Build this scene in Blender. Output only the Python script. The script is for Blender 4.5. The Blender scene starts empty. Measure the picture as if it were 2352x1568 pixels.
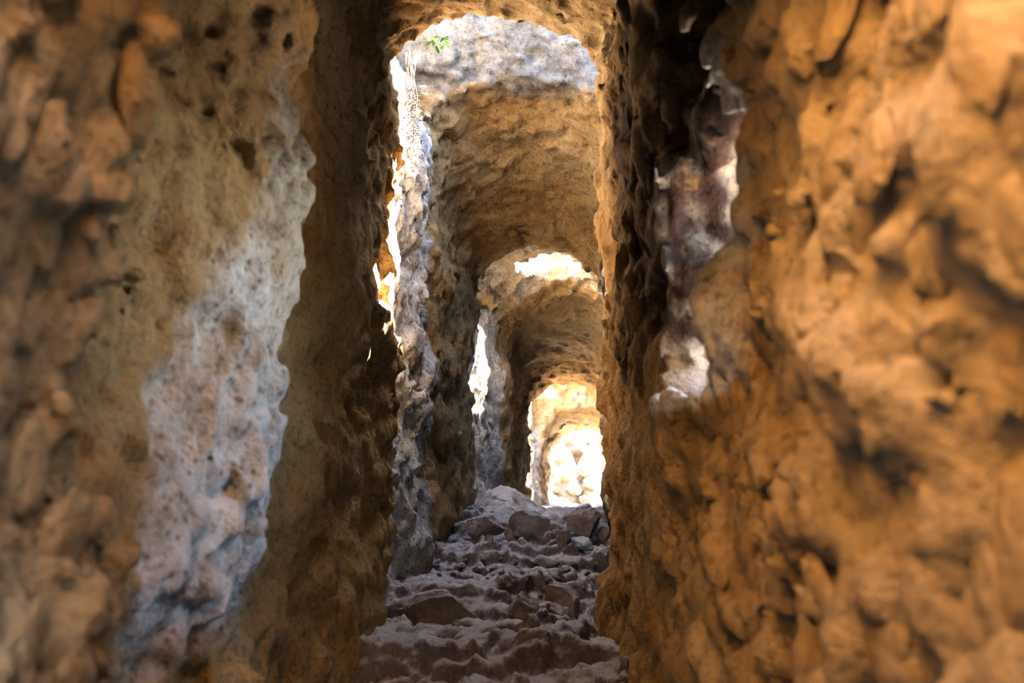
import bpy, bmesh, math, random
import numpy as np
from mathutils import Vector, Matrix
from mathutils.bvhtree import BVHTree

random.seed(7)
scene = bpy.context.scene
COL = scene.collection

# ------------------------------------------------------------------ camera
FPX, CX, CY = 2100.0, 1176.0, 784.0
PITCH = math.atan(336.0 / FPX)
cam_data = bpy.data.cameras.new('camera')
cam = bpy.data.objects.new('camera', cam_data)
COL.objects.link(cam)
cam.location = (0, 0, 0)
cam.rotation_euler = (math.pi / 2 + PITCH, 0, 0)
cam_data.sensor_width = 36.0
cam_data.lens = FPX / 2352 * 36.0
cam_data.clip_start = 0.02
cam_data.dof.use_dof = True
cam_data.dof.focus_distance = 4.3
cam_data.dof.aperture_fstop = 3.2
scene.camera = cam

# ------------------------------------------------------------------ sky, sun, exposure
SUN_TO = Vector((0.56, 0.28, 1.0)).normalized()          # direction towards the sun
world = bpy.data.worlds.new('sky')
scene.world = world
world.use_nodes = True
wn = world.node_tree.nodes
wl = world.node_tree.links
wn.clear()
sky = wn.new('ShaderNodeTexSky')
sky.sky_type = 'NISHITA'
sky.sun_disc = False
sky.sun_elevation = math.asin(SUN_TO.z)
sky.sun_rotation = math.atan2(SUN_TO.x, SUN_TO.y)
sky.air_density = 1.0
sky.dust_density = 1.2
sky.ozone_density = 1.5
bg = wn.new('ShaderNodeBackground')
bg.inputs['Strength'].default_value = 0.36
wo = wn.new('ShaderNodeOutputWorld')
wl.new(sky.outputs[0], bg.inputs['Color'])
wl.new(bg.outputs[0], wo.inputs['Surface'])
sd = bpy.data.lights.new('sun', 'SUN')
sd.energy = 25.0
sd.angle = math.radians(0.6)
sd.color = (1.0, 0.96, 0.90)
sun = bpy.data.objects.new('sun', sd)
COL.objects.link(sun)
sun.location = (4, 4, 8)
sun.rotation_euler = (-SUN_TO).to_track_quat('-Z', 'Y').to_euler()
vs = scene.view_settings
vs.view_transform = 'Standard'
vs.look = 'None'
vs.gamma = 1.0
vs.use_curve_mapping = False
vs.exposure = 3.45
scene.cycles.max_bounces = 8
scene.cycles.use_adaptive_sampling = True
scene.cycles.adaptive_threshold = 0.05
scene.cycles.diffuse_bounces = 1
scene.cycles.use_denoising = True
scene.cycles.sample_clamp_indirect = 12.0
scene.cycles.caustics_reflective = False
scene.cycles.caustics_refractive = False


# ------------------------------------------------------------------ numpy noise
_G = np.array([[1, 1, 0], [-1, 1, 0], [1, -1, 0], [-1, -1, 0], [1, 0, 1], [-1, 0, 1], [1, 0, -1], [-1, 0, -1],
               [0, 1, 1], [0, -1, 1], [0, 1, -1], [0, -1, -1], [1, 1, 0], [-1, 1, 0], [0, -1, 1], [0, -1, -1]], np.float32)


def _hash(x, y, z, seed):
    h = (x * np.uint32(374761393) + y * np.uint32(668265263) + z * np.uint32(2147483647 - 1640531) + np.uint32(seed * 974711 + 13))
    h ^= h >> np.uint32(13)
    h *= np.uint32(1274126177)
    h ^= h >> np.uint32(16)
    h *= np.uint32(2246822519)
    h ^= h >> np.uint32(15)
    return h


def _perlin(p, seed):
    f = np.floor(p)
    i = f.astype(np.int32).astype(np.uint32)
    d = (p - f).astype(np.float32)
    u = d * d * d * (d * (d * 6 - 15) + 10)
    acc = np.zeros(len(p), np.float32)
    for a in (0, 1):
        wa = u[:, 0] if a else 1 - u[:, 0]
        for b in (0, 1):
            wb = wa * (u[:, 1] if b else 1 - u[:, 1])
            for c in (0, 1):
                w = wb * (u[:, 2] if c else 1 - u[:, 2])
                h = _hash(i[:, 0] + np.uint32(a), i[:, 1] + np.uint32(b), i[:, 2] + np.uint32(c), seed) & np.uint32(15)
                g = _G[h]
                acc += w * (g[:, 0] * (d[:, 0] - a) + g[:, 1] * (d[:, 1] - b) + g[:, 2] * (d[:, 2] - c))
    return acc


def perlin(p, freq, seed=0):
    p = np.asarray(p, np.float32) * np.asarray(freq, np.float32) + np.float32(131.7 + seed * 3.1)
    out = np.empty(len(p), np.float32)
    for s in range(0, len(p), 200000):
        out[s:s + 200000] = _perlin(p[s:s + 200000], seed)
    return out


def fbm(p, freq, octs, seed=0, gain=0.5):
    f = np.asarray(freq, np.float32)
    a, out = 1.0, 0.0
    for k in range(octs):
        out = out + a * perlin(p, f, seed + k)
        f = f * 2.03
        a *= gain
    return out


def ridged(p, freq, octs, seed=0, gain=0.5):
    f = np.asarray(freq, np.float32)
    a, out = 1.0, 0.0
    for k in range(octs):
        out = out + a * (1 - 2.2 * np.abs(perlin(p, f, seed + k)))
        f = f * 2.1
        a *= gain
    return out


def worley(p, freq, seed=0):
    """distance to the nearest and to the second nearest cell point"""
    P = np.asarray(p, np.float32) * np.asarray(freq, np.float32) + np.float32(57.3)
    F1 = np.empty(len(P), np.float32)
    F2 = np.empty(len(P), np.float32)
    for s in range(0, len(P), 200000):
        q = P[s:s + 200000]
        f = np.floor(q)
        i = f.astype(np.int32).astype(np.uint32)
        d = q - f
        a = np.full(len(q), 9.0, np.float32)
        b = np.full(len(q), 9.0, np.float32)
        for dx in (-1, 0, 1):
            for dy in (-1, 0, 1):
                for dz in (-1, 0, 1):
                    h = _hash(i[:, 0] + np.uint32(dx & 0xffffffff), i[:, 1] + np.uint32(dy & 0xffffffff), i[:, 2] + np.uint32(dz & 0xffffffff), seed)
                    ox = dx + (h & np.uint32(1023)).astype(np.float32) / 1023 - d[:, 0]
                    oy = dy + ((h >> np.uint32(10)) & np.uint32(1023)).astype(np.float32) / 1023 - d[:, 1]
                    oz = dz + ((h >> np.uint32(20)) & np.uint32(1023)).astype(np.float32) / 1023 - d[:, 2]
                    r = np.sqrt(ox * ox + oy * oy + oz * oz)
                    b = np.minimum(b, np.maximum(a, r))
                    a = np.minimum(a, r)
        F1[s:s + 200000] = a
        F2[s:s + 200000] = b
    return F1, F2


def cells(p, freq, seed=0):
    """broken blocks: one height and one tilt for each cell"""
    P = np.asarray(p, np.float32) * np.asarray(freq, np.float32) + np.float32(23.1)
    out = np.empty(len(P), np.float32)
    for s in range(0, len(P), 200000):
        q = P[s:s + 200000]
        f = np.floor(q)
        i = f.astype(np.int32).astype(np.uint32)
        d = q - f
        best = np.full(len(q), 9.0, np.float32)
        val = np.zeros(len(q), np.float32)
        for dx in (-1, 0, 1):
            for dy in (-1, 0, 1):
                for dz in (-1, 0, 1):
                    h = _hash(i[:, 0] + np.uint32(dx & 0xffffffff), i[:, 1] + np.uint32(dy & 0xffffffff), i[:, 2] + np.uint32(dz & 0xffffffff), seed)
                    ox = dx + (h & np.uint32(1023)).astype(np.float32) / 1023 - d[:, 0]
                    oy = dy + ((h >> np.uint32(10)) & np.uint32(1023)).astype(np.float32) / 1023 - d[:, 1]
                    oz = dz + ((h >> np.uint32(20)) & np.uint32(1023)).astype(np.float32) / 1023 - d[:, 2]
                    r = ox * ox + oy * oy + oz * oz
                    h2 = (h >> np.uint32(5)) * np.uint32(2654435761)
                    v = (h2 >> np.uint32(16)).astype(np.float32) / 65535 - 0.5
                    v = v + 0.9 * ox * ((h2 & np.uint32(255)).astype(np.float32) / 255 - .5) + 0.9 * oy * (((h2 >> np.uint32(8)) & np.uint32(255)).astype(np.float32) / 255 - .5)
                    m = r < best
                    best = np.where(m, r, best)
                    val = np.where(m, v, val)
        out[s:s + 200000] = val
    return out


def smooth(a, b, x):
    t = np.clip((x - a) / (b - a), 0, 1)
    return t * t * (3 - 2 * t)


# ------------------------------------------------------------------ materials
def nd(nt, typ, **kw):
    n = nt.nodes.new(typ)
    for k, v in kw.items():
        setattr(n, k, v)
    return n


def ramp(nt, src, stops):
    r = nt.nodes.new('ShaderNodeValToRGB')
    e = r.color_ramp.elements
    while len(e) < len(stops):
        e.new(0.5)
    for k, (pos, c) in enumerate(stops):
        e[k].position = pos
        e[k].color = (*c, 1) if len(c) == 3 else c
    nt.links.new(src, r.inputs[0])
    return r.outputs[0]


def mixc(nt, fac, a, b, mode='MIX'):
    m = nt.nodes.new('ShaderNodeMix')
    m.data_type = 'RGBA'
    m.blend_type = mode
    for sock, v in ((m.inputs[0], fac), (m.inputs[6], a), (m.inputs[7], b)):
        if hasattr(v, 'is_linked'):
            nt.links.new(v, sock)
        elif isinstance(v, (int, float)):
            sock.default_value = v
        else:
            sock.default_value = (*v, 1)
    return m.outputs[2]


def noise_tex(nt, vec, scale, detail=6, rough=0.6, dist=0.0):
    n = nt.nodes.new('ShaderNodeTexNoise')
    n.inputs['Scale'].default_value = scale
    n.inputs['Detail'].default_value = detail
    n.inputs['Roughness'].default_value = rough
    n.inputs['Distortion'].default_value = dist
    nt.links.new(vec, n.inputs['Vector'])
    return n.outputs['Fac']


def rock_material(name, dark, mid, light, pale, pit=0.5, bump=1.0, streak=True, coord='world', gloss=0.92):
    m = bpy.data.materials.new(name)
    m.use_nodes = True
    nt = m.node_tree
    nt.nodes.clear()
    out = nd(nt, 'ShaderNodeOutputMaterial')
    bs = nd(nt, 'ShaderNodeBsdfPrincipled')
    bs.inputs['Roughness'].default_value = gloss
    bs.inputs['Specular IOR Level'].default_value = 0.25
    nt.links.new(bs.outputs[0], out.inputs[0])
    if coord == 'world':
        vec = nd(nt, 'ShaderNodeNewGeometry').outputs['Position']
    else:
        vec = nd(nt, 'ShaderNodeTexCoord').outputs['Object']
    n1 = noise_tex(nt, vec, 3.2, 6, 0.62)
    n2 = noise_tex(nt, vec, 14.0, 3, 0.65)
    n3 = noise_tex(nt, vec, 60.0, 2, 0.6)
    n4 = noise_tex(nt, vec, 1.3, 1, 0.5)
    c = ramp(nt, n1, [(0.30, dark), (0.46, mid), (0.60, light), (0.74, pale)])
    c2 = ramp(nt, n2, [(0.30, dark), (0.5, mid), (0.68, pale)])
    c = mixc(nt, 0.42, c, c2)
    c = mixc(nt, ramp(nt, n4, [(0.42, (0, 0, 0)), (0.62, (0.55, 0.55, 0.55))]), c, pale)
    if name == 'tan_rock':
        wa = nd(nt, 'ShaderNodeAttribute', attribute_name='weather_lit').outputs['Fac']
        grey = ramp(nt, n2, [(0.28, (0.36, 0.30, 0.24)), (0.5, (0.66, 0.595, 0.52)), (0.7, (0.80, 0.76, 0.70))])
        vo = nd(nt, 'ShaderNodeTexVoronoi')                       # dark spots painted as the shade in small holes of the pale crust
        vo.inputs['Scale'].default_value = 38.0
        nt.links.new(vec, vo.inputs['Vector'])
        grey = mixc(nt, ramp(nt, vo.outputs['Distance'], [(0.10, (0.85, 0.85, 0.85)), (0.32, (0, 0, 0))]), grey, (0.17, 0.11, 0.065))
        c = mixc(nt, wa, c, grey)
        li = nd(nt, 'ShaderNodeAttribute', attribute_name='dim_face').outputs['Fac']
        c = mixc(nt, li, c, ramp(nt, n2, [(0.3, (0.08, 0.068, 0.058)), (0.5, (0.18, 0.158, 0.138)), (0.7, (0.28, 0.235, 0.185))]))
        ma = nd(nt, 'ShaderNodeAttribute', attribute_name='maroon_shade').outputs['Fac']
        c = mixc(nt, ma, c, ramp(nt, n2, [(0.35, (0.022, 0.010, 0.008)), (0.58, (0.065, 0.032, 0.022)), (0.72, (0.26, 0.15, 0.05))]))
    if name in ('dusty_floor', 'grey_pink_stone', 'red_brown_stone'):
        gn = nd(nt, 'ShaderNodeSeparateXYZ')
        nt.links.new(nd(nt, 'ShaderNodeNewGeometry').outputs['Normal'], gn.inputs[0])
        ad = nd(nt, 'ShaderNodeMath', operation='ADD')
        nt.links.new(gn.outputs[2], ad.inputs[0])
        sc = nd(nt, 'ShaderNodeMath', operation='MULTIPLY_ADD')
        nt.links.new(n2, sc.inputs[0])
        sc.inputs[1].default_value = 0.7
        sc.inputs[2].default_value = -0.35
        nt.links.new(sc.outputs[0], ad.inputs[1])
        k = {'dusty_floor': 1.0, 'grey_pink_stone': 0.75, 'red_brown_stone': 0.35}[name]
        du = ramp(nt, ad.outputs[0], [(0.50, (0, 0, 0)), (0.85, (k, k, k))])
        c = mixc(nt, du, c, ramp(nt, n1, [(0.35, (0.60, 0.55, 0.535)), (0.65, (0.76, 0.715, 0.70))]))
    # grains and pits
    g = ramp(nt, n3, [(0.25, (1 - pit, 1 - pit, 1 - pit)), (0.5, (1, 1, 1))])
    c = mixc(nt, 1.0, c, g, 'MULTIPLY')
    nt.links.new(c, bs.inputs['Base Color'])
    # relief
    b1 = nd(nt, 'ShaderNodeBump')
    b1.inputs['Strength'].default_value = 0.9 * bump
    b1.inputs['Distance'].default_value = 0.022
    nt.links.new(noise_tex(nt, vec, 22.0, 5, 0.74), b1.inputs['Height'])
    last = b1
    if streak:
        mp = nd(nt, 'ShaderNodeMapping')
        mp.inputs['Scale'].default_value = (7, 34, 9)
        nt.links.new(vec, mp.inputs['Vector'])
        b3 = nd(nt, 'ShaderNodeBump')
        b3.inputs['Strength'].default_value = 0.55 * bump
        b3.inputs['Distance'].default_value = 0.01
        nt.links.new(noise_tex(nt, mp.outputs[0], 1.0, 2, 0.6), b3.inputs['Height'])
        nt.links.new(last.outputs[0], b3.inputs['Normal'])
        last = b3
    nt.links.new(last.outputs[0], bs.inputs['Normal'])
    return m


def plain_material(name, ca, cb, scale=30.0, rough=0.7, trans=0.0):
    m = bpy.data.materials.new(name)
    m.use_nodes = True
    nt = m.node_tree
    bs = nt.nodes['Principled BSDF']
    vec = nd(nt, 'ShaderNodeTexCoord').outputs['Object']
    c = ramp(nt, noise_tex(nt, vec, scale, 4, 0.6), [(0.35, ca), (0.65, cb)])
    nt.links.new(c, bs.inputs['Base Color'])
    bs.inputs['Roughness'].default_value = rough
    if trans:
        tl = nd(nt, 'ShaderNodeBsdfTranslucent')
        nt.links.new(c, tl.inputs['Color'])
        mx = nd(nt, 'ShaderNodeMixShader')
        mx.inputs[0].default_value = trans
        nt.links.new(bs.outputs[0], mx.inputs[1])
        nt.links.new(tl.outputs[0], mx.inputs[2])
        nt.links.new(mx.outputs[0], nt.nodes['Material Output'].inputs[0])
    return m


M_ROCK = rock_material('tan_rock', (0.24, 0.115, 0.034), (0.42, 0.228, 0.078), (0.50, 0.30, 0.118), (0.55, 0.385, 0.20))
M_FLOOR = rock_material('dusty_floor', (0.075, 0.042, 0.036), (0.16, 0.10, 0.088), (0.24, 0.175, 0.155), (0.36, 0.30, 0.28), streak=False, bump=1.5)
M_SLOPE = rock_material('pale_hillside_rock', (0.10, 0.055, 0.03), (0.20, 0.14, 0.085), (0.26, 0.20, 0.135), (0.31, 0.26, 0.19), streak=False, coord='world')
M_STONE = rock_material('grey_pink_stone', (0.12, 0.075, 0.06), (0.23, 0.16, 0.135), (0.31, 0.235, 0.20), (0.40, 0.33, 0.29), streak=False, coord='object', pit=0.35)
M_PALE = rock_material('pale_stone', (0.58, 0.54, 0.50), (0.70, 0.67, 0.63), (0.77, 0.74, 0.71), (0.82, 0.80, 0.77), streak=False, coord='object', pit=0.2)
M_RED = rock_material('red_brown_stone', (0.16, 0.10, 0.08), (0.27, 0.19, 0.155), (0.34, 0.25, 0.21), (0.40, 0.32, 0.28), streak=False, coord='object', pit=0.3)
M_WALLSTONE = rock_material('embedded_tan_stone', (0.30, 0.15, 0.05), (0.43, 0.235, 0.082), (0.49, 0.29, 0.115), (0.53, 0.35, 0.16), streak=False, pit=0.3, bump=0.9)
M_DRY = plain_material('dry_stem', (0.035, 0.02, 0.01), (0.075, 0.045, 0.025), 60)
M_GREEN = plain_material('green_leaf', (0.05, 0.12, 0.015), (0.09, 0.19, 0.03), 40, 0.5, 0.4)
M_LEAF = plain_material('pale_leaf', (0.16, 0.19, 0.10), (0.26, 0.28, 0.18), 40, 0.5, 0.3)


# ------------------------------------------------------------------ helpers
def tag(o, label, cat, group=None, kind=None):
    o['label'] = label
    o['category'] = cat
    if group:
        o['group'] = group
    if kind:
        o['kind'] = kind
    return o


def mesh_np(name, verts, quads, mat, smooth_shade=True):
    me = bpy.data.meshes.new(name)
    verts = np.ascontiguousarray(verts, np.float32)
    n, k = len(quads), quads.shape[1]
    me.vertices.add(len(verts))
    me.vertices.foreach_set('co', verts.ravel())
    me.loops.add(n * k)
    me.loops.foreach_set('vertex_index', np.ascontiguousarray(quads, np.int32).ravel())
    me.polygons.add(n)
    me.polygons.foreach_set('loop_start', np.arange(0, n * k, k, dtype=np.int32))
    me.polygons.foreach_set('loop_total', np.full(n, k, np.int32))
    me.polygons.foreach_set('use_smooth', np.full(n, smooth_shade, bool))
    me.materials.append(mat)
    me.update(calc_edges=True)
    return me


def link(name, me, parent=None):
    o = bpy.data.objects.new(name, me)
    COL.objects.link(o)
    if parent:
        o.parent = parent
    return o


def submesh(name, V, Q, mask, mat, W=None, D=None, L=None):
    q = Q[mask]
    ids, inv = np.unique(q, return_inverse=True)
    me = mesh_np(name, V[ids], inv.reshape(q.shape), mat)
    if W is not None:
        at_ = me.attributes.new('weather_lit', 'FLOAT', 'POINT')
        at_.data.foreach_set('value', np.ascontiguousarray(W[ids], np.float32))
        at_ = me.attributes.new('dim_face', 'FLOAT', 'POINT')
        at_.data.foreach_set('value', np.ascontiguousarray(L[ids], np.float32))
        at_ = me.attributes.new('maroon_shade', 'FLOAT', 'POINT')
        at_.data.foreach_set('value', np.ascontiguousarray(D[ids], np.float32))
    return me


def ray(px, py):
    d = Vector(((px - CX) / FPX, 1.0, (CY - py) / FPX))
    d.rotate(Matrix.Rotation(PITCH, 3, 'X'))
    return d.normalized()


# ------------------------------------------------------------------ the plan of the passage (metres, camera at the origin, +y along it)
def cxy(y):
    return -0.06 + 0.135 * np.maximum(y - 3.42, 0) + 0.0 * y


def half_left(y):
    return np.interp(y, [-2.4, 0.92, 1.04, 1.12, 1.36, 1.66, 1.90, 1.97, 2.2, 2.6, 3.1, 3.37, 3.46, 4.05, 4.12, 5.07, 5.13, 6.1, 6.22, 7.89, 7.95, 8.6, 8.68, 9.6],
                     [.41, .395, .385, .485, .495, .385, .375, .52, .51, .475, .42, .38, .41, .42, .42, .375, .43, .43, .385, .375, .43, .43, .375, .37])


def half_right(y):
    return np.interp(y, [-2.4, 1.5, 1.95, 2.6, 3.1, 3.37, 3.47, 4.05, 4.12, 5.07, 5.13, 6.1, 6.22, 7.89, 7.95, 8.6, 8.68, 9.6],
                     [.42, .40, .385, .405, .405, .38, .43, .43, .43, .375, .40, .40, .385, .375, .43, .43, .375, .37])


def apex(y):  # near end kept low, out of view, to block light into the tunnel
    return np.interp(y, [-2.4, 0.8, 0.95, 1.8, 2.4, 3.0, 3.4, 3.5, 4.05, 4.3, 4.7, 5.08, 5.2, 6.1, 6.25, 7.0, 7.9, 8.0, 8.6, 8.7, 9.6],
                     [.70, .70, .79, 1.30, 1.70, 1.86, 1.863, 1.95, 1.96, 1.87, 1.63, 1.353, 1.42, 1.46, 1.37, 1.14, .877, .90, .80, .735, .585])


def spring(y):
    return apex(y) - np.interp(y, [1, 1.8, 3.0, 3.4, 4.1, 4.5, 5.08, 9.6], [.13, .14, .28, .30, .22, .34, .30, .30])


def ground_top(y):
    return np.interp(y, [-2.4, 0.5, 1.0, 2.0, 2.8, 3.4, 4.2, 5.0, 6.2, 7.9, 8.7, 9.6], [2.45, 2.2, 2.0, 1.9, 2.25, 2.35, 2.75, 2.15, 1.95, 1.45, 1.30, 1.15])


def build_rock():
    xs = np.arange(-0.80, 0.9801, 0.0145, dtype=np.float32)
    ys = np.concatenate([np.arange(-2.5, 0.2, 0.04), np.arange(0.2, 2.3, 0.018), np.arange(2.3, 5.3, 0.0135), np.arange(5.3, 9.9, 0.021)]).astype(np.float32)
    zs = np.arange(-0.80, 2.80, 0.0145, dtype=np.float32)
    nx, ny, nz = len(xs), len(ys), len(zs)
    X = xs[:, None, None]
    Y = ys[None, :, None]
    Z = zs[None, None, :]
    aL, aR = half_left(ys)[None, :, None].astype(np.float32), half_right(ys)[None, :, None].astype(np.float32)
    # ragged bulge at the end of the near left wall
    bul = np.interp(zs, [-.8, -.25, -.12, 0.15, .5, .62, .85, .95, 1.2, 3], [.09, .09, .05, .01, .0, .005, .035, .03, .05, .05]).astype(np.float32)[None, None, :]
    aLz = aL + bul * (smooth(1.2, 1.7, Y) * (1 - smooth(1.92, 1.97, Y)))
    za, zp = apex(ys)[None, :, None].astype(np.float32), spring(ys)[None, :, None].astype(np.float32)
    A = np.where(X < 0, aLz, aR)
    wall = A - np.abs(X)
    rise = za - zp
    r = np.sqrt((X / A) ** 2 + (np.maximum(Z - zp, 0) / rise) ** 2)
    tube = np.where(Z < zp, wall, (1 - r) * np.minimum(A, rise + 0.06))
    phi = np.minimum(tube, Y + 0.50).astype(np.float32)
    del r, tube, wall

    def box(x0, x1, y0, y1, z0, z1):
        return np.minimum(np.minimum(np.minimum(X - x0, x1 - X), np.minimum(Y - y0, y1 - Y)), np.minimum(Z - z0, z1 - Z))
    # open shaft around the camera, first open gap, roof hole, third gap
    phi = np.maximum(phi, box(-.43, .43, -0.50, 0.70, 0.42, 9))
    phi = np.maximum(phi, np.minimum(np.minimum(X + 0.43, -0.1 - Y), 0.68 * (Z - np.maximum(0.88, 0.88 + 1.1 * (-0.30 - Y)))))      # unseen slope behind the camera, added to bounce sun onto the near walls
    phi = np.maximum(phi, box(-.42 - 0.6 * np.maximum(Z - 1.75, 0), .44, 3.44 + 0.12 * smooth(1.85, 2.15, Z), 4.12 - 0.16 * np.maximum(Z - 1.9, 0), 0.9, 9))  # unseen lip, lean and flare of the gap's top shaped to steer light
    phi = np.maximum(phi, np.minimum(np.minimum(X - 0.15, Z - 2.03), np.minimum(Y - 3.30, 4.10 - Y)))      # its right side cut lower, out of view, to let sun in
    flare = 0.30 * np.maximum(Z - 1.42, 0)
    hx, hy = (X + 0.03) / (0.20 + flare), (Y - 5.86) / (0.30 + flare)
    hole = np.minimum((1 - np.sqrt(hx * hx + hy * hy)) * 0.24, Z - 1.15)
    phi = np.maximum(phi, hole)
    phi = np.maximum(phi, box(-.44, .44, 7.94, 8.66, 0.4, 9))
    # window in the right wall before the dark tunnel; widens outwards
    up = np.maximum(X - 0.40, 0)
    rag = 0.03 * np.sin(Z * 9) + 0.025 * np.sin(Z * 23 + 1)
    side = np.minimum(Y - 1.57 + 0.02 * (X - .36), 1.965 - 0.06 * np.maximum(X - .36, -.05) + rag - Y)
    win = np.minimum(side, np.minimum(Z - 0.17 - 0.25 * up, 0.64 + 0.45 * up - Z))
    crack = np.minimum(np.minimum(side, 0.50 + 0.05 * np.sin(Z * 14) - X), np.minimum(Z - 0.20, 1.35 - Z))
    win = np.minimum(np.maximum(win, crack), X - 0.2)
    phi = np.maximum(phi, win)
    del hx, hy, hole, win
    # outside: above the ground, past the right cliff, past the far end
    phi = np.maximum(phi, Z - ground_top(ys)[None, :, None].astype(np.float32))
    phi = np.maximum(phi, np.minimum(np.minimum(X - 0.05, np.minimum(0.68 - Y, Y + 0.50)), 0.8 * (Z - 2.2 - 0.85 * (X - .42))))      # unseen right rim beside the camera, shaped to set the sun let in
    phi = np.maximum(phi, X - 0.90)
    phi = np.maximum(phi, Y - 9.66)
    # roughness, only near the surface
    band = np.nonzero(np.abs(phi) < 0.11)
    P = np.stack([xs[band[0]], ys[band[1]], zs[band[2]]], 1)
    phi[band] += 0.060 * perlin(P, 2.6, 3) + 0.040 * perlin(P, 6.0, 11)
    keep = np.abs(phi[band]) < 0.055
    keep &= (P[:, 1] > 0.1) & (P[:, 0] < 0.75)
    band = tuple(b[keep] for b in band)
    P = P[keep]
    near = 1 - smooth(1.6, 2.2, P[:, 1])
    d = 0.026 * fbm(P, 15.0, 2, 21) + 0.015 * ridged(P, (7, 24, 8), 1, 31)
    idx = np.nonzero((P[:, 1] > 3.3) & (P[:, 1] < 6.4))[0]
    wob = P[idx] + 0.03 * np.stack([perlin(P[idx], 9, 51), perlin(P[idx], 9, 52), perlin(P[idx], 9, 53)], 1)
    d[idx] += 0.022 * cells(wob, (7, 9, 7), 55)
    idx = np.nonzero(near > 0.01)[0]
    f1, f2 = worley(P[idx], (16, 16, 10), 5)
    d[idx] += near[idx] * (0.040 * (np.minimum(f1, 0.9) - 0.45) + 0.018 * np.exp(-(f2 - f1) / 0.10))
    phi[band] += d
    # naive surface nets on the uneven grid
    S = phi > 0
    n = S[:-1].astype(np.int8)[:, :-1, :-1] * 0
    for a in (0, 1):
        for b in (0, 1):
            for c in (0, 1):
                n += S[a:nx - 1 + a, b:ny - 1 + b, c:nz - 1 + c]
    act = np.nonzero((n > 0) & (n < 8))
    vid = np.full((nx - 1, ny - 1, nz - 1), -1, np.int32)
    vid[act] = np.arange(len(act[0]))
    I, J, K = act
    pos = np.zeros((len(I), 3), np.float32)
    cnt = np.zeros(len(I), np.float32)
    corners = [(a, b, c) for a in (0, 1) for b in (0, 1) for c in (0, 1)]
    for ca in corners:
        for ax in range(3):
            if ca[ax]:
                continue
            cb = list(ca)
            cb[ax] = 1
            va = phi[I + ca[0], J + ca[1], K + ca[2]]
            vb = phi[I + cb[0], J + cb[1], K + cb[2]]
            m = (va > 0) != (vb > 0)
            t = np.where(m, va / np.where(m, va - vb, 1), 0)
            pa = np.stack([xs[I + ca[0]], ys[J + ca[1]], zs[K + ca[2]]], 1)
            pb = np.stack([xs[I + cb[0]], ys[J + cb[1]], zs[K + cb[2]]], 1)
            pos += np.where(m[:, None], pa + (pb - pa) * t[:, None], 0)
            cnt += m
    pos /= cnt[:, None]
    quads = []
    for ax in range(3):
        sl0, sl1 = [slice(1, -1)] * 3, [slice(1, -1)] * 3
        sl0[ax], sl1[ax] = slice(0, -1), slice(1, None)
        s0, s1 = S[tuple(sl0)], S[tuple(sl1)]
        e = np.nonzero(s0 != s1)
        base = [e[k] + (0 if k == ax else 1) for k in range(3)]
        u, v = [(1, 2), (2, 0), (0, 1)][ax]
        ring = []
        for du, dv in ((1, 1), (0, 1), (0, 0), (1, 0)):
            q = [base[0].copy(), base[1].copy(), base[2].copy()]
            q[u] -= du
            q[v] -= dv
            ring.append(vid[q[0], q[1], q[2]])
        q = np.stack(ring, 1)
        flip = ~s0[e]                       # air in front of the rock
        q[flip] = q[flip][:, ::-1]
        quads.append(q)
    Q = np.concatenate(quads)
    return pos, Q[:, ::-1]


PL, QL = build_rock()                       # passage coordinates
VW = PL.copy()
VW[:, 0] += cxy(PL[:, 1])
ctr = PL[QL].mean(1)
# rock that rain and dust reach (open gaps, window jambs) is weathered grey; the window's light is painted in too
_y, _z, _x = PL[:, 1], PL[:, 2], PL[:, 0]
WEA_LIT = np.zeros(len(PL), np.float32)
for g0, g1 in ((3.44, 4.14), (5.25, 6.2), (7.95, 8.66)):
    WEA_LIT = np.maximum(WEA_LIT, smooth(g0 - .05, g0 + .05, _y) * (1 - smooth(g1 - .02, g1 + .03, _y)))
WEA_LIT = np.where((_y > 4.0) & (_y < 4.3) & (_z > 1.7), WEA_LIT * .12, WEA_LIT)
WEA_LIT = np.where((_y > 4.9) & (_z > spring(_y)) & (_z < 1.5), WEA_LIT * .3, WEA_LIT)
_e = _y - 1.48 + 0.16 * smooth(-.1, .6, -_z * (_x < 0)) - 0.20 * smooth(.2, .7, _z) * (_x < 0)      # pale crust, with the window's strip of light painted into it
WEA_LIT = np.maximum(WEA_LIT, 0.95 * smooth(-.06, .08, _e + .12 * perlin(PL, 5, 78)) * (1 - smooth(1.95, 2.02, _y)) * smooth(-.36, -.18, _z) * (1 - smooth(.65, .95, _z)) * ((_x < 0) | (_z > .15)))
# shade painted dark red-brown into the right crevice and tunnel wall
MAR_SHADE = smooth(.365, .41, _x) * smooth(1.5, 1.6, _y) * (1 - smooth(2.9, 3.1, _y)) * smooth(.24, .36, _z + .10 * perlin(PL, 8, 79)) * (1 - smooth(1.3, 1.45, _z)) * (_z < 1.45)
DIM_FACE = smooth(3.98, 4.06, _y) * (1 - smooth(4.2, 4.3, _y)) * smooth(1.80, 1.95, _z + .1 * perlin(PL, 5, 84)) * (np.abs(_x) < .6)      # grey of the outer face, painted darker to dim its light
MAR_SHADE = np.maximum(MAR_SHADE, smooth(.28, .34, _x) * smooth(3.50, 3.58, _y + .08 * perlin(PL, 6, 83)) * (1 - smooth(4.0, 4.15, _y)))      # dark tone added on the unseen gap wall to soak up light
MAR_SHADE = np.clip(MAR_SHADE * (0.95 + 0.9 * np.minimum(perlin(PL, 14, 80), 0.1)), 0, 1)
WEA_LIT = np.clip(WEA_LIT + 0.5 * fbm(PL, 4.0, 2, 77) * (WEA_LIT > .02), 0, 1)
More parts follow.
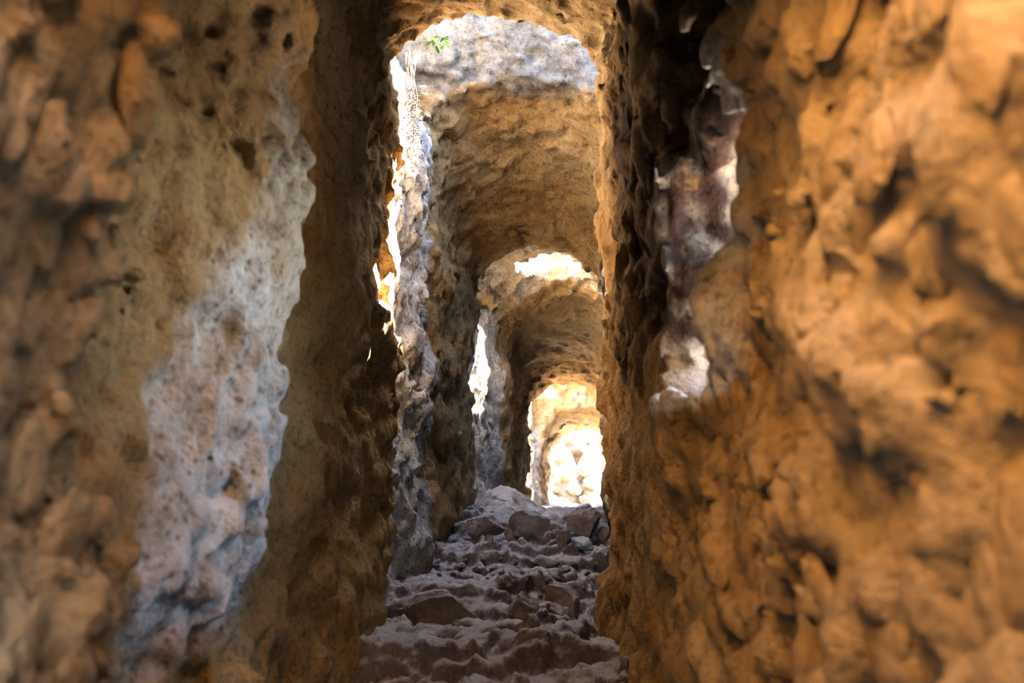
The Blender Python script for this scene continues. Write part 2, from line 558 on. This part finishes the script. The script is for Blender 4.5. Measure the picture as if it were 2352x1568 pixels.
SEGS = [(-9, 1.95), (1.95, 3.43), (3.43, 4.11), (4.11, 5.10), (5.10, 6.2), (6.2, 7.92), (7.92, 8.67), (8.67, 99)]
TUN = {1: 0, 3: 1, 5: 2, 7: 3}
L_LEFT = ['lumpy orange rock wall at left, blurred, with a pale lit strip at its far edge',
          'black shadowed rock wall left of the nearest arch',
          'pitted pale grey rock wall behind the hanging dry plant',
          'dark left rock wall of the second vault, right of the pale pitted wall',
          'grey rock wall with a white sunlit patch above the dusty mound',
          'brown left rock wall of the third vault, right of the mound',
          'narrow white sunlit rock wall between the two farthest arches',
          'thin dark pillar of rock beside the farthest arch opening']
L_RIGHT = ['blurred golden orange rock wall filling the right side',
           'dark rock wall right of the nearest arch with a warm lit edge',
           'right rock wall of the first open gap, hidden by the nearest arch',
           'right rock wall of the second vault',
           'right rock wall below the roof hole',
           'right rock wall of the third vault',
           'right rock wall between the two farthest arches',
           'right rock wall of the farthest vault']
L_CEIL = ['nearest dark vault with a rounded arch rim lit orange',
          'second vault, orange rough rock below a pale grey sky-lit face',
          'third vault with the roof hole at its near end',
          'farthest low vault in front of the sunlit slope']
zsp = spring(ctr[:, 1])
left_m = np.zeros(len(QL), bool)
walls_left, walls_right, ceilings = [], [], []
cid = np.full(len(QL), -1)
for k, (y0, y1) in enumerate(SEGS):
    m = (ctr[:, 1] >= y0) & (ctr[:, 1] < y1)
    if k in TUN:
        c = m & (ctr[:, 2] > zsp) & (ctr[:, 0] < 0.6)
        cid[c] = TUN[k]
    elif k == 0:
        c = m & (ctr[:, 2] > zsp) & (ctr[:, 1] > 0.9) & (ctr[:, 0] < 0.6)
        cid[c] = 0
    else:
        mid = (y0 + y1) / 2
        inner = m & (ctr[:, 2] > zsp) & ((np.abs(ctr[:, 0]) < 0.36) | ((k == 4) & (ctr[:, 0] < 0.6)))
        nearside = inner & (ctr[:, 1] < (mid if k != 4 else -9))
        cid[nearside] = TUN[k - 1]
        cid[inner & ~nearside] = TUN[k + 1]
        c = inner
    rest = m & ~c
    me = submesh('wall_left', VW, QL, rest & (ctr[:, 0] < 0), M_ROCK, WEA_LIT, MAR_SHADE, DIM_FACE)
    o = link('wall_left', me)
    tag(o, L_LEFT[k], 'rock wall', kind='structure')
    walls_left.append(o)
    me = submesh('wall_right', VW, QL, rest & (ctr[:, 0] >= 0), M_ROCK, WEA_LIT, MAR_SHADE, DIM_FACE)
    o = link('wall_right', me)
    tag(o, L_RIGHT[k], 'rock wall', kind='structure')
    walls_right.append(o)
for k in range(4):
    o = link('ceiling', submesh('ceiling', VW, QL, cid == k, M_ROCK, WEA_LIT, MAR_SHADE, DIM_FACE))
    tag(o, L_CEIL[k], 'rock vault', kind='structure')
    ceilings.append(o)
BVH = BVHTree.FromPolygons(VW.tolist(), QL.tolist())


# ------------------------------------------------------------------ floor
def floor_z(x, y):
    """x in passage coordinates"""
    P = np.stack([x, y, 0 * x], 1).astype(np.float32)
    yl = y + 0.10 * perlin(P, 3.5, 60) + 0.04 * perlin(P, 10, 61)
    zl = np.interp(yl, [-2.5, 2.90, 2.96, 3.42, 3.58, 4.00, 4.22, 4.55, 4.80, 5.2, 7, 9.7, 10.2],
                   [-.565, -.565, -.485, -.470, -.365, -.350, -.268, -.255, -.135, -.17, -.18, -.19, -.3])
    zr = np.interp(yl, [-2.5, 2.96, 3.02, 3.5, 4.05, 4.25, 4.55, 4.80, 5.2, 7, 9.7, 10.2],
                   [-.565, -.565, -.490, -.43, -.335, -.275, -.255, -.135, -.17, -.18, -.19, -.3])
    w = smooth(0.10, -0.06, x + 0.08 * perlin(P, 5, 62))
    z = zl * w + zr * (1 - w)
    z = z + 0.040 * perlin(P, 3.6, 63) + 0.030 * ridged(P, (5, 7, 1), 2, 64) - 0.020
    st = 0.06 + 0 * z                                        # broken strata: the surface steps
    q = z / st + 0.5 * perlin(P, 3, 68)
    fr = q - np.floor(q)
    ter = (np.floor(q) + smooth(0.72, 0.98, fr)) * st - st * 0.5 * perlin(P, 3, 68)
    amt = 0.75 * smooth(2.0, 2.6, y) * (1 - smooth(5.0, 5.6, y))
    z = z * (1 - amt) + ter * amt
    wob = P + 0.02 * np.stack([perlin(P, 10, 56), perlin(P, 10, 57), 0 * z], 1).astype(np.float32)
    rocky = smooth(2.2, 2.7, y) * (1 - smooth(5.2, 5.8, y)) * (0.35 + 0.65 * smooth(-.15, .15, perlin(P, 2.3, 58)))
    z = z + rocky * (0.052 * cells(wob, (5.0, 6.5, .01), 58) + 0.026 * cells(wob, (15, 19, .01), 59))
    f1, f2 = worley(P, (13, 15, 1), 67)
    rub = smooth(3.75, 4.0, y) * (1 - smooth(4.25, 4.4, y)) * 0.9 + 0.35
    z = z + 0.022 * rub * (0.5 - np.minimum(f1, 1)) + 0.014 * fbm(P, 24, 3, 66, 0.65)
    # unseen bank below the view, added to keep light off the tunnel floor
    z = z + (0.37 - 0.17 * smooth(.4, 1.0, y)) * smooth(-0.6, 0.2, y) * (1 - smooth(0.8, 1.45, y))
    # dusty mound against the left wall below the sunlit patch
    z = z + 0.17 * np.exp(-(((x + 0.30) / 0.17) ** 2 + ((y - 5.75) / 0.5) ** 2))
    return z


fx = np.arange(-0.62, 0.63, 0.0085)
fy = np.concatenate([np.arange(-2.45, 1.6, 0.05), np.arange(1.6, 5.4, 0.0085), np.arange(5.4, 10.0, 0.03)])
GX, GY = np.meshgrid(fx, fy, indexing='ij')
FZ = floor_z(GX.ravel(), GY.ravel()).reshape(GX.shape)
for _ in range(1):                                        # worn edges
    pad = np.pad(FZ, 1, mode='edge')
    FZ = (pad[1:-1, 1:-1] * 4 + pad[:-2, 1:-1] + pad[2:, 1:-1] + pad[1:-1, :-2] + pad[1:-1, 2:]) / 8
FZ = FZ.ravel()
FV = np.stack([GX.ravel() + cxy(GY.ravel()), GY.ravel(), FZ], 1)
ii = np.arange(len(fx) * len(fy)).reshape(len(fx), len(fy))
FQ = np.stack([ii[:-1, :-1], ii[1:, :-1], ii[1:, 1:], ii[:-1, 1:]], -1).reshape(-1, 4)
floor = link('floor', mesh_np('floor', FV, FQ, M_FLOOR))
tag(floor, 'dusty uneven rubble floor of the passage rising in ledges', 'floor', kind='structure')
FBVH = BVHTree.FromPolygons(FV.tolist(), FQ.tolist())


# ------------------------------------------------------------------ stones
def stone_mesh(name, seed, dims, mat, cuts=9, sub=3, rough=0.05, keep=0.66):
    bm = bmesh.new()
    bmesh.ops.create_icosphere(bm, subdivisions=sub, radius=1.0)
    V = np.array([v.co[:] for v in bm.verts], np.float32)
    F = np.array([[v.index for v in f.verts] for f in bm.faces], np.int32)
    bm.free()
    rng = np.random.default_rng(seed)
    for _ in range(cuts):
        nrm = rng.normal(size=3)
        nrm /= np.linalg.norm(nrm)
        dd = rng.uniform(keep - 0.12, keep + 0.14)
        over = np.maximum(V @ nrm - dd, 0)
        V = V - over[:, None] * nrm
    V = V / np.abs(V).max(0)
    V = V * (1 + rough * fbm(V + seed * 7.7, 1.7, 4, 80, .6)[:, None] * 2.4)
    V = V * np.array(dims, np.float32) / 2
    me = mesh_np(name, V.astype(np.float32), F, mat, True)
    me.set_sharp_from_angle(angle=math.radians(24))
    return me


def floor_hit(px, py):
    h = FBVH.ray_cast(Vector((0, 0, 0)), ray(px, py))
    return h[0]


def put_stone(name, px, py, wpx, hpx, depth, mat, label, cat='stone', group=None, seed=1, rot=None, cuts=12, sub=4, sink=0.18, at_y=None, keep=0.62):
    """px, py: where the stone meets the floor; wpx, hpx: its seen size; depth: its length as a share of the width"""
    p = floor_hit(px, py)
    if at_y is not None or p is None:
        d = ray(px, py)
        p = d * ((at_y or 4.6) / d.y)
        hz = FBVH.ray_cast(Vector((p.x, p.y, 3)), Vector((0, 0, -1)))
        if hz[0]:
            p = hz[0]
    dist = p.y
    w, h = wpx / FPX * dist, hpx / FPX * dist
    dims = (w * 1.05, w * depth, h * (1 + sink) * 1.05)
    o = link(name, stone_mesh(name, seed, dims, mat, cuts, sub, keep=keep))
    o.location = p + Vector((0, w * depth * 0.35, dims[2] * (0.5 - sink)))
    rr = rot or (random.uniform(-.12, .12), random.uniform(-.12, .12), random.uniform(-.4, .4))
    o.rotation_euler = rr
    tag(o, label, cat, group)
    return o


# the larger rocks, far to near
put_stone('boulder', 1222, 1236, 96, 62, 0.6, M_STONE, 'broad rounded boulder in the middle of the heap below the bright exit', 'boulder', seed=3, cuts=13)
put_stone('boulder', 1104, 1232, 100, 54, 0.7, M_STONE, 'rounded cracked boulder in the heap, left of the broadest one', 'boulder', seed=4, cuts=13)
put_stone('boulder', 1338, 1246, 84, 78, 0.8, M_RED, 'big dark boulder against the right wall, behind the pale block', 'boulder', seed=5, cuts=13, sub=5)
put_stone('boulder', 978, 1214, 62, 40, 0.8, M_STONE, 'dark angular boulder at the left end of the heap', 'boulder', seed=6)
put_stone('stone', 1036, 1176, 48, 34, 0.8, M_STONE, 'upright pinkish stone standing at the left foot of the mound', seed=7, at_y=4.9)
put_stone('stone', 1292, 1262, 40, 46, 0.7, M_STONE, 'brown stone leaning on the big dark boulder, left of the pale block', seed=8)
put_stone('stone_block', 1336, 1274, 58, 38, 0.55, M_PALE, 'flat pale squared block lying by the right wall', 'stone', seed=9, sink=-0.12, cuts=14, keep=0.62, rot=(0.1, 0.05, 0.25))
put_stone('stone', 942, 1268, 42, 40, 0.8, M_STONE, 'yellowish stone at the left wall beside the flat slabs', seed=10)
put_stone('stone_slab', 968, 1250, 58, 18, 0.8, M_STONE, 'flat tilted slab leaning towards the yellowish stone', 'slab', seed=11, cuts=12, rot=(0.1, 0.35, 0.2))
put_stone('stone_slab', 1000, 1256, 50, 14, 0.8, M_STONE, 'thin flat slab right of the tilted one', 'slab', seed=12, cuts=12, rot=(0.05, 0.3, -0.2))
put_stone('stone', 900, 1274, 24, 26, 0.8, M_RED, 'small black stone squeezed against the left wall', seed=13)
put_stone('stone', 1169, 1244, 20, 34, 0.5, M_STONE, 'small upright wedge standing between the two rounded boulders', seed=14, cuts=12)
put_stone('stone', 1124, 1246, 24, 18, 0.8, M_STONE, 'little pale stone in front of the cracked boulder', seed=15)
put_stone('stone', 1220, 1442, 42, 30, 0.8, M_RED, 'dark angular block alone on the nearest pale ledge', seed=16, cuts=14, keep=0.62, rot=(0, 0, 0.5))
put_stone('boulder', 1010, 1432, 210, 82, 0.5, M_STONE, 'wide dark boulder forming the step at the lower left', 'boulder', seed=17, cuts=13, sub=5, sink=0.4, rot=(0.12, -0.02, 0.1))
put_stone('boulder', 1300, 1392, 90, 60, 0.7, M_STONE, 'rounded reddish boulder half sunk in dust near the right wall', 'boulder', seed=18, cuts=13, sink=0.5)
put_stone('boulder', 1192, 1412, 96, 60, 0.5, M_STONE, 'slanting slab of rock right of the wide dark step', 'boulder', seed=19, cuts=13, sink=0.5, rot=(0.1, 0.45, -0.3))
put_stone('stone', 1390, 1250, 34, 40, 0.8, M_STONE, 'reddish stone wedged between the pale block and the right wall', seed=20)
put_stone('stone', 936, 1182, 26, 18, 0.8, M_STONE, 'small stone on the ridge at the far left of the heap', seed=22, at_y=4.75)
put_stone('stone', 1016, 1190, 30, 18, 0.8, M_STONE, 'small pale stone left of the upright pinkish one', seed=23, at_y=4.75)
# small dark stones of the rubble band
rub = [(1215, 1335, 28, 20), (1154, 1344, 16, 12), (1169, 1347, 16, 12), (1250, 1358, 20, 18), (1256, 1332, 12, 9), (1152, 1318, 18, 12), (1130, 1312, 16, 12),
       (1095, 1310, 20, 14), (1060, 1306, 18, 12), (1040, 1320, 16, 11), (1180, 1296, 22, 14), (1226, 1300, 26, 16), (1270, 1300, 34, 20), (1110, 1290, 18, 12),
       (1000, 1300, 20, 12), (960, 1296, 22, 14), (930, 1310, 18, 12), (1010, 1322, 14, 10), (1240, 1316, 14, 10), (1200, 1316, 14, 10), (1080, 1328, 14, 9),
       (1280, 1330, 16, 10), (1300, 1312, 20, 14), (1320, 1300, 18, 12), (1350, 1318, 16, 10), (1240, 1372, 16, 12), (1260, 1392, 14, 10), (1120, 1330, 10, 8),
       (1185, 1335, 10, 7), (1290, 1352, 12, 9), (1340, 1352, 14, 9), (1368, 1300, 18, 14), (905, 1298, 18, 14), (1068, 1288, 14, 9), (1150, 1284, 14, 9)]
RUB = {0: 'rounded dark stone at the lower edge of the rubble, right of the touching pair',
       1: 'left one of two small dark stones lying side by side on pale dust',
       2: 'right one of two small dark stones lying side by side on pale dust',
       3: 'dark stone above the half sunk reddish boulder',
       12: 'broad dark stone at the upper right of the rubble band',
       31: 'small stone against the right wall below the pale block',
       32: 'small stone against the left wall at the end of the rubble band'}
rub_meshes = [stone_mesh('rubble_stone', 40 + k, (1, 0.9, 0.75), M_RED if k % 2 else M_STONE, 10, 3) for k in range(5)]
for k, (px, py, w, h) in enumerate(rub):
    p = floor_hit(px, py)
    if p is None:
        continue
    s = w / FPX * p.y
    o = link('rubble_stone', rub_meshes[k % 5])
    o.scale = (s, s, s * h / w / 0.75)
    o.location = p + Vector((0, 0, s * h / w * 0.22))
    o.rotation_euler = (random.uniform(-.3, .3), random.uniform(-.3, .3), random.uniform(0, 6))
    tag(o, RUB.get(k, 'small angular stone in the rubble between the ledges'), 'stone', 'small rubble stones on the floor')

# stones that stand proud of the near walls: parts of those walls
wall_stone_meshes = [stone_mesh('embedded_stone', 90 + k, (2, 2, 2), M_WALLSTONE, 5, 3, 0.08, 0.82) for k in range(8)]


def wall_stone(parent, side, y, z, ry, rz, thick):
    h = BVH.ray_cast(Vector((-0.05, y, z)), Vector((side, 0, 0)))
    if h[0] is None or abs(h[0].x) > 0.6:
        return
    o = link('embedded_stone', random.choice(wall_stone_meshes), parent)
    o.scale = (thick, ry, rz)
    o.location = h[0] + Vector((side * thick * 0.68, 0, 0))
    o.rotation_euler = (random.uniform(-.5, .5), random.uniform(-.2, .2), random.uniform(-.2, .2))


def wall_stones(parent, side, n, dens):
    done, tries = [], 0
    while len(done) < n and tries < 4000:
        tries += 1
        y, z = random.uniform(0.55, 1.85), random.uniform(-0.52, 0.85)
        if random.random() > dens(y, z):
            continue
        r = random.uniform(0.018, 0.05) * (1.15 if y < 1.1 else 0.9)
        if any((y - a) ** 2 + (z - b) ** 2 < (0.85 * (r + c)) ** 2 for a, b, c in done):
            continue
        done.append((y, z, r))
        wall_stone(parent, side, y, z, r * random.uniform(.75, 1.1), r * random.uniform(.9, 1.5), r * random.uniform(.3, .5))


wall_stones(walls_left[0], -1, 120, lambda y, z: (1.0 if y < 1.3 else 0.0) * (1.0 if z < 0.25 else 0.55))
wall_stones(walls_right[0], 1, 120, lambda y, z: 0.8 if y < 1.5 else 0.0)


# pale chips that show in the roof of the second vault
for (px, py, w, h) in [(1212, 521, 46, 12), (1180, 532, 30, 10), (1205, 538, 24, 8)]:
    d = ray(px, py)
    hit = BVH.ray_cast(Vector((0, 0, 0)), d)
    if hit[0] is None:
        continue
    s = hit[0].y / FPX
    o = link('stone_chip', stone_mesh('stone_chip', px, (w * s, w * s * .5, h * s * 1.6), M_WALLSTONE, 12, 2, keep=.66), ceilings[1])
    o.location = hit[0]
    o.rotation_euler = (0.5, random.uniform(-.2, .2), random.uniform(-.2, .2))

# ------------------------------------------------------------------ plants in the first open gap
def tube(bm, pts, r0, r1, sides=5):
    rings = []
    for k, p in enumerate(pts):
        d = (pts[min(k + 1, len(pts) - 1)] - pts[max(k - 1, 0)]).normalized()
        a = d.orthogonal().normalized()
        b = d.cross(a)
        r = r0 + (r1 - r0) * k / (len(pts) - 1)
        rings.append([bm.verts.new(p + (a * math.cos(t) + b * math.sin(t)) * r) for t in [2 * math.pi * s / sides for s in range(sides)]])
    for u, v in zip(rings, rings[1:]):
        for s in range(sides):
            bm.faces.new((u[s], u[(s + 1) % sides], v[(s + 1) % sides], v[s]))
    bm.faces.new(rings[0][::-1])
    bm.faces.new(rings[-1])


def bm_mesh(name, bm, mat):
    bmesh.ops.recalc_face_normals(bm, faces=bm.faces)
    me = bpy.data.meshes.new(name)
    bm.to_mesh(me)
    bm.free()
    for p in me.polygons:
        p.use_smooth = True
    me.materials.append(mat)
    return me


def leaf_mesh(name, mat, length=1.0, width=0.55):
    bm = bmesh.new()
    N = 7
    top, bot = [], []
    for k in range(N):
        t = k / (N - 1)
        w = width / 2 * math.sin(math.pi * min(t * 1.0 + 0.04, 1)) ** 0.75
        z = -0.18 * t * t
        top.append([bm.verts.new((s * w, t * length, z + 0.10 * abs(s) * w + 0.012)) for s in (-1, -.5, 0, .5, 1)])
        bot.append([bm.verts.new((s * w, t * length, z + 0.10 * abs(s) * w - 0.012)) for s in (-1, -.5, 0, .5, 1)])
    for k in range(N - 1):
        for s in range(4):
            bm.faces.new((top[k][s], top[k][s + 1], top[k + 1][s + 1], top[k + 1][s]))
            bm.faces.new((bot[k][s], bot[k + 1][s], bot[k + 1][s + 1], bot[k][s + 1]))
        bm.faces.new((top[k][0], top[k + 1][0], bot[k + 1][0], bot[k][0]))
        bm.faces.new((top[k][4], bot[k][4], bot[k + 1][4], top[k + 1][4]))
    return bm_mesh(name, bm, mat)


def at(px, py, y):
    d = ray(px, py)
    return d * (y / d.y)


def leaf(parent, me, p, length, ez):
    o = link('leaf', me, parent)
    o.scale = (length, length, length)
    o.location = p
    o.rotation_euler = ez
    return o


YP = 3.60
plant = bpy.data.objects.new('hanging_plant', None)
COL.objects.link(plant)
tag(plant, 'dry plant with seed clusters hanging down the bright left wall', 'plant')
root_p = at(938, 150, YP)
rng = random.Random(5)
for k in range(7):
    bm = bmesh.new()
    p = root_p + Vector((rng.uniform(-.01, .012), rng.uniform(-.03, .03), 0.05))
    goal_px = (rng.uniform(935, 960), rng.uniform(300, 392))
    q = at(*goal_px, YP + rng.uniform(-.04, .04))
    pts = []
    for j in range(9):
        t = j / 8
        pts.append(p.lerp(q, t) + Vector((0.012 * math.sin(t * 7 + k), 0.012 * math.cos(t * 6 + k), 0)))
    tube(bm, pts, 0.0026, 0.0012)
    link('stem', bm_mesh('stem', bm, M_DRY), plant)
    bm = bmesh.new()                                        # twigs and seeds of this stem
    for j in range(26):
        t = rng.uniform(0.35, 1.0)
        a = p.lerp(q, t) + Vector((0.012 * math.sin(t * 7 + k), 0.012 * math.cos(t * 6 + k), 0))
        b = a + Vector((rng.uniform(-.022, .024), rng.uniform(-.022, .022), rng.uniform(-.035, .006)))
        tube(bm, [a, (a + b) / 2 + Vector((0, 0, .003)), b], 0.0009, 0.0007, 4)
        bmesh.ops.create_icosphere(bm, subdivisions=1, radius=rng.uniform(0.0028, 0.0048), matrix=Matrix.Translation(b))
    s = link('seed_cluster', bm_mesh('seed_cluster', bm, M_DRY), plant)
    s['kind'] = 'stuff'
ML = leaf_mesh('leaf', M_LEAF)
for (px, py, ln, r) in [(962, 200, .035, (.4, .9, -1.2)), (945, 212, .045, (-.5, .4, 2.6)), (958, 250, .04, (-1.1, .2, 2.9)), (950, 236, .035, (-.9, -.6, 2.2)),
                        (968, 214, .03, (.2, .5, -.9)), (938, 230, .03, (-.8, .2, 1.8))]:
    leaf(plant, ML, at(px, py, YP - .03), ln, r)
sprig = bpy.data.objects.new('green_sprig', None)
COL.objects.link(sprig)
tag(sprig, 'green leafy sprig at the top left of the nearest arch', 'plant')
MG = leaf_mesh('leaf', M_GREEN)
bm = bmesh.new()
sp = [at(985, 60, 3.75), at(1000, 85, 3.74), at(1012, 98, 3.73), at(1030, 84, 3.74)]
tube(bm, sp, 0.003, 0.0015)
link('stem', bm_mesh('stem', bm, M_GREEN), sprig)
for k in range(14):
    p = at(rng.uniform(990, 1034), rng.uniform(78, 108), 3.73 + rng.uniform(-.04, .04))
    leaf(sprig, MG, p, rng.uniform(.022, .04), (rng.uniform(-1.3, .3), rng.uniform(-.8, .8), rng.uniform(0, 6.3)))

# ------------------------------------------------------------------ outside: the sunlit slope past the far end, the hillside left, the valley right
sx = np.arange(-3.0, 6.0, 0.03)
sy = np.concatenate([np.arange(9.72, 16.0, 0.03)])
HX, HY = np.meshgrid(sx, sy, indexing='ij')
P2 = np.stack([HX.ravel(), HY.ravel(), 0 * HX.ravel()], 1).astype(np.float32)
base = np.interp(HY.ravel(), [9.7, 10.6, 11.2, 13, 16], [-.28, -.28, -.1, 1.3, 3.2])
f1, f2 = worley(P2, (3.2, 3.2, 1), 71)
hz = base + 0.25 * perlin(P2, 1.1, 72) - 0.30 * f1 + 0.35 * np.minimum(f2 - f1, .3) + 0.10 * fbm(P2, 6, 3, 73)
ii = np.arange(len(sx) * len(sy)).reshape(len(sx), len(sy))
SQ = np.stack([ii[:-1, :-1], ii[1:, :-1], ii[1:, 1:], ii[:-1, 1:]], -1).reshape(-1, 4)
SV = np.stack([HX.ravel(), HY.ravel(), hz], 1)
slope = link('rocky_slope', mesh_np('rocky_slope', SV, SQ, M_SLOPE))
tag(slope, 'dazzling sunlit rocky slope beyond the farthest arch', 'hillside', kind='structure')
SBVH = BVHTree.FromPolygons(SV.tolist(), SQ.tolist())
WHERE = ['upper left', 'upper middle', 'upper right', 'middle left', 'middle right', 'lower left edge', 'lower middle', 'lower right', 'bottom left', 'bottom right', 'topmost']
slope_meshes = [stone_mesh('boulder', 130 + k, (1, 1, 0.8), M_SLOPE, 10, 3) for k in range(5)]
for k, (px, py, w) in enumerate([(1290, 1060, 34), (1322, 1040, 40), (1350, 1020, 30), (1300, 1100, 38), (1340, 1085, 44), (1280, 1130, 30), (1322, 1132, 40), (1354, 1120, 30),
                                 (1296, 1155, 34), (1344, 1150, 34), (1310, 1018, 26)]):
    h = SBVH.ray_cast(Vector((0, 0, 0)), ray(px, py))
    if h[0] is None:
        continue
    s = w / FPX * h[0].y
    o = link('boulder', slope_meshes[k % 5])
    o.scale = (s, s * .9, s * .75)
    o.location = h[0] + Vector((0, 0, s * .1))
    o.rotation_euler = (random.uniform(-.4, .4), random.uniform(-.4, .4), random.uniform(0, 6))
    tag(o, 'sun-bleached rock on the bright slope beyond the exit, ' + WHERE[k], 'rock', 'sunlit rocks beyond the exit')

hxs = np.arange(-14, -0.70, 0.35)
hys = np.arange(-6, 16, 0.35)
HX, HY = np.meshgrid(np.append(hxs, -0.72), hys, indexing='ij')
P2 = np.stack([HX.ravel(), HY.ravel(), 0 * HX.ravel()], 1).astype(np.float32)
hz = ground_top(HY.ravel()) + 0.25 * np.maximum(-0.75 - HX.ravel(), 0) + 0.12 * perlin(P2, .8, 90) * smooth(0, 1, -0.75 - HX.ravel())
ii = np.arange(HX.size).reshape(HX.shape)
HQ = np.stack([ii[:-1, :-1], ii[1:, :-1], ii[1:, 1:], ii[:-1, 1:]], -1).reshape(-1, 4)
hill = link('hillside', mesh_np('hillside', np.stack([HX.ravel() + cxy(HY.ravel()), HY.ravel(), hz], 1), HQ, M_SLOPE))
tag(hill, 'rocky hillside above the left of the passage', 'hillside', kind='structure')
vxs = np.arange(0.6, 30, 0.6)
vys = np.arange(-14, 20, 0.6)
HX, HY = np.meshgrid(vxs, vys, indexing='ij')
P2 = np.stack([HX.ravel(), HY.ravel(), 0 * HX.ravel()], 1).astype(np.float32)
hz = -1.6 - 0.25 * (HX.ravel() - 0.6) + 0.3 * perlin(P2, .5, 95)
ii = np.arange(HX.size).reshape(HX.shape)
HQ = np.stack([ii[:-1, :-1], ii[1:, :-1], ii[1:, 1:], ii[:-1, 1:]], -1).reshape(-1, 4)
val = link('valley_ground', mesh_np('valley_ground', np.stack([HX.ravel(), HY.ravel(), hz], 1), HQ, M_SLOPE))
tag(val, 'sunlit ground falling away outside the right window', 'ground', kind='structure')
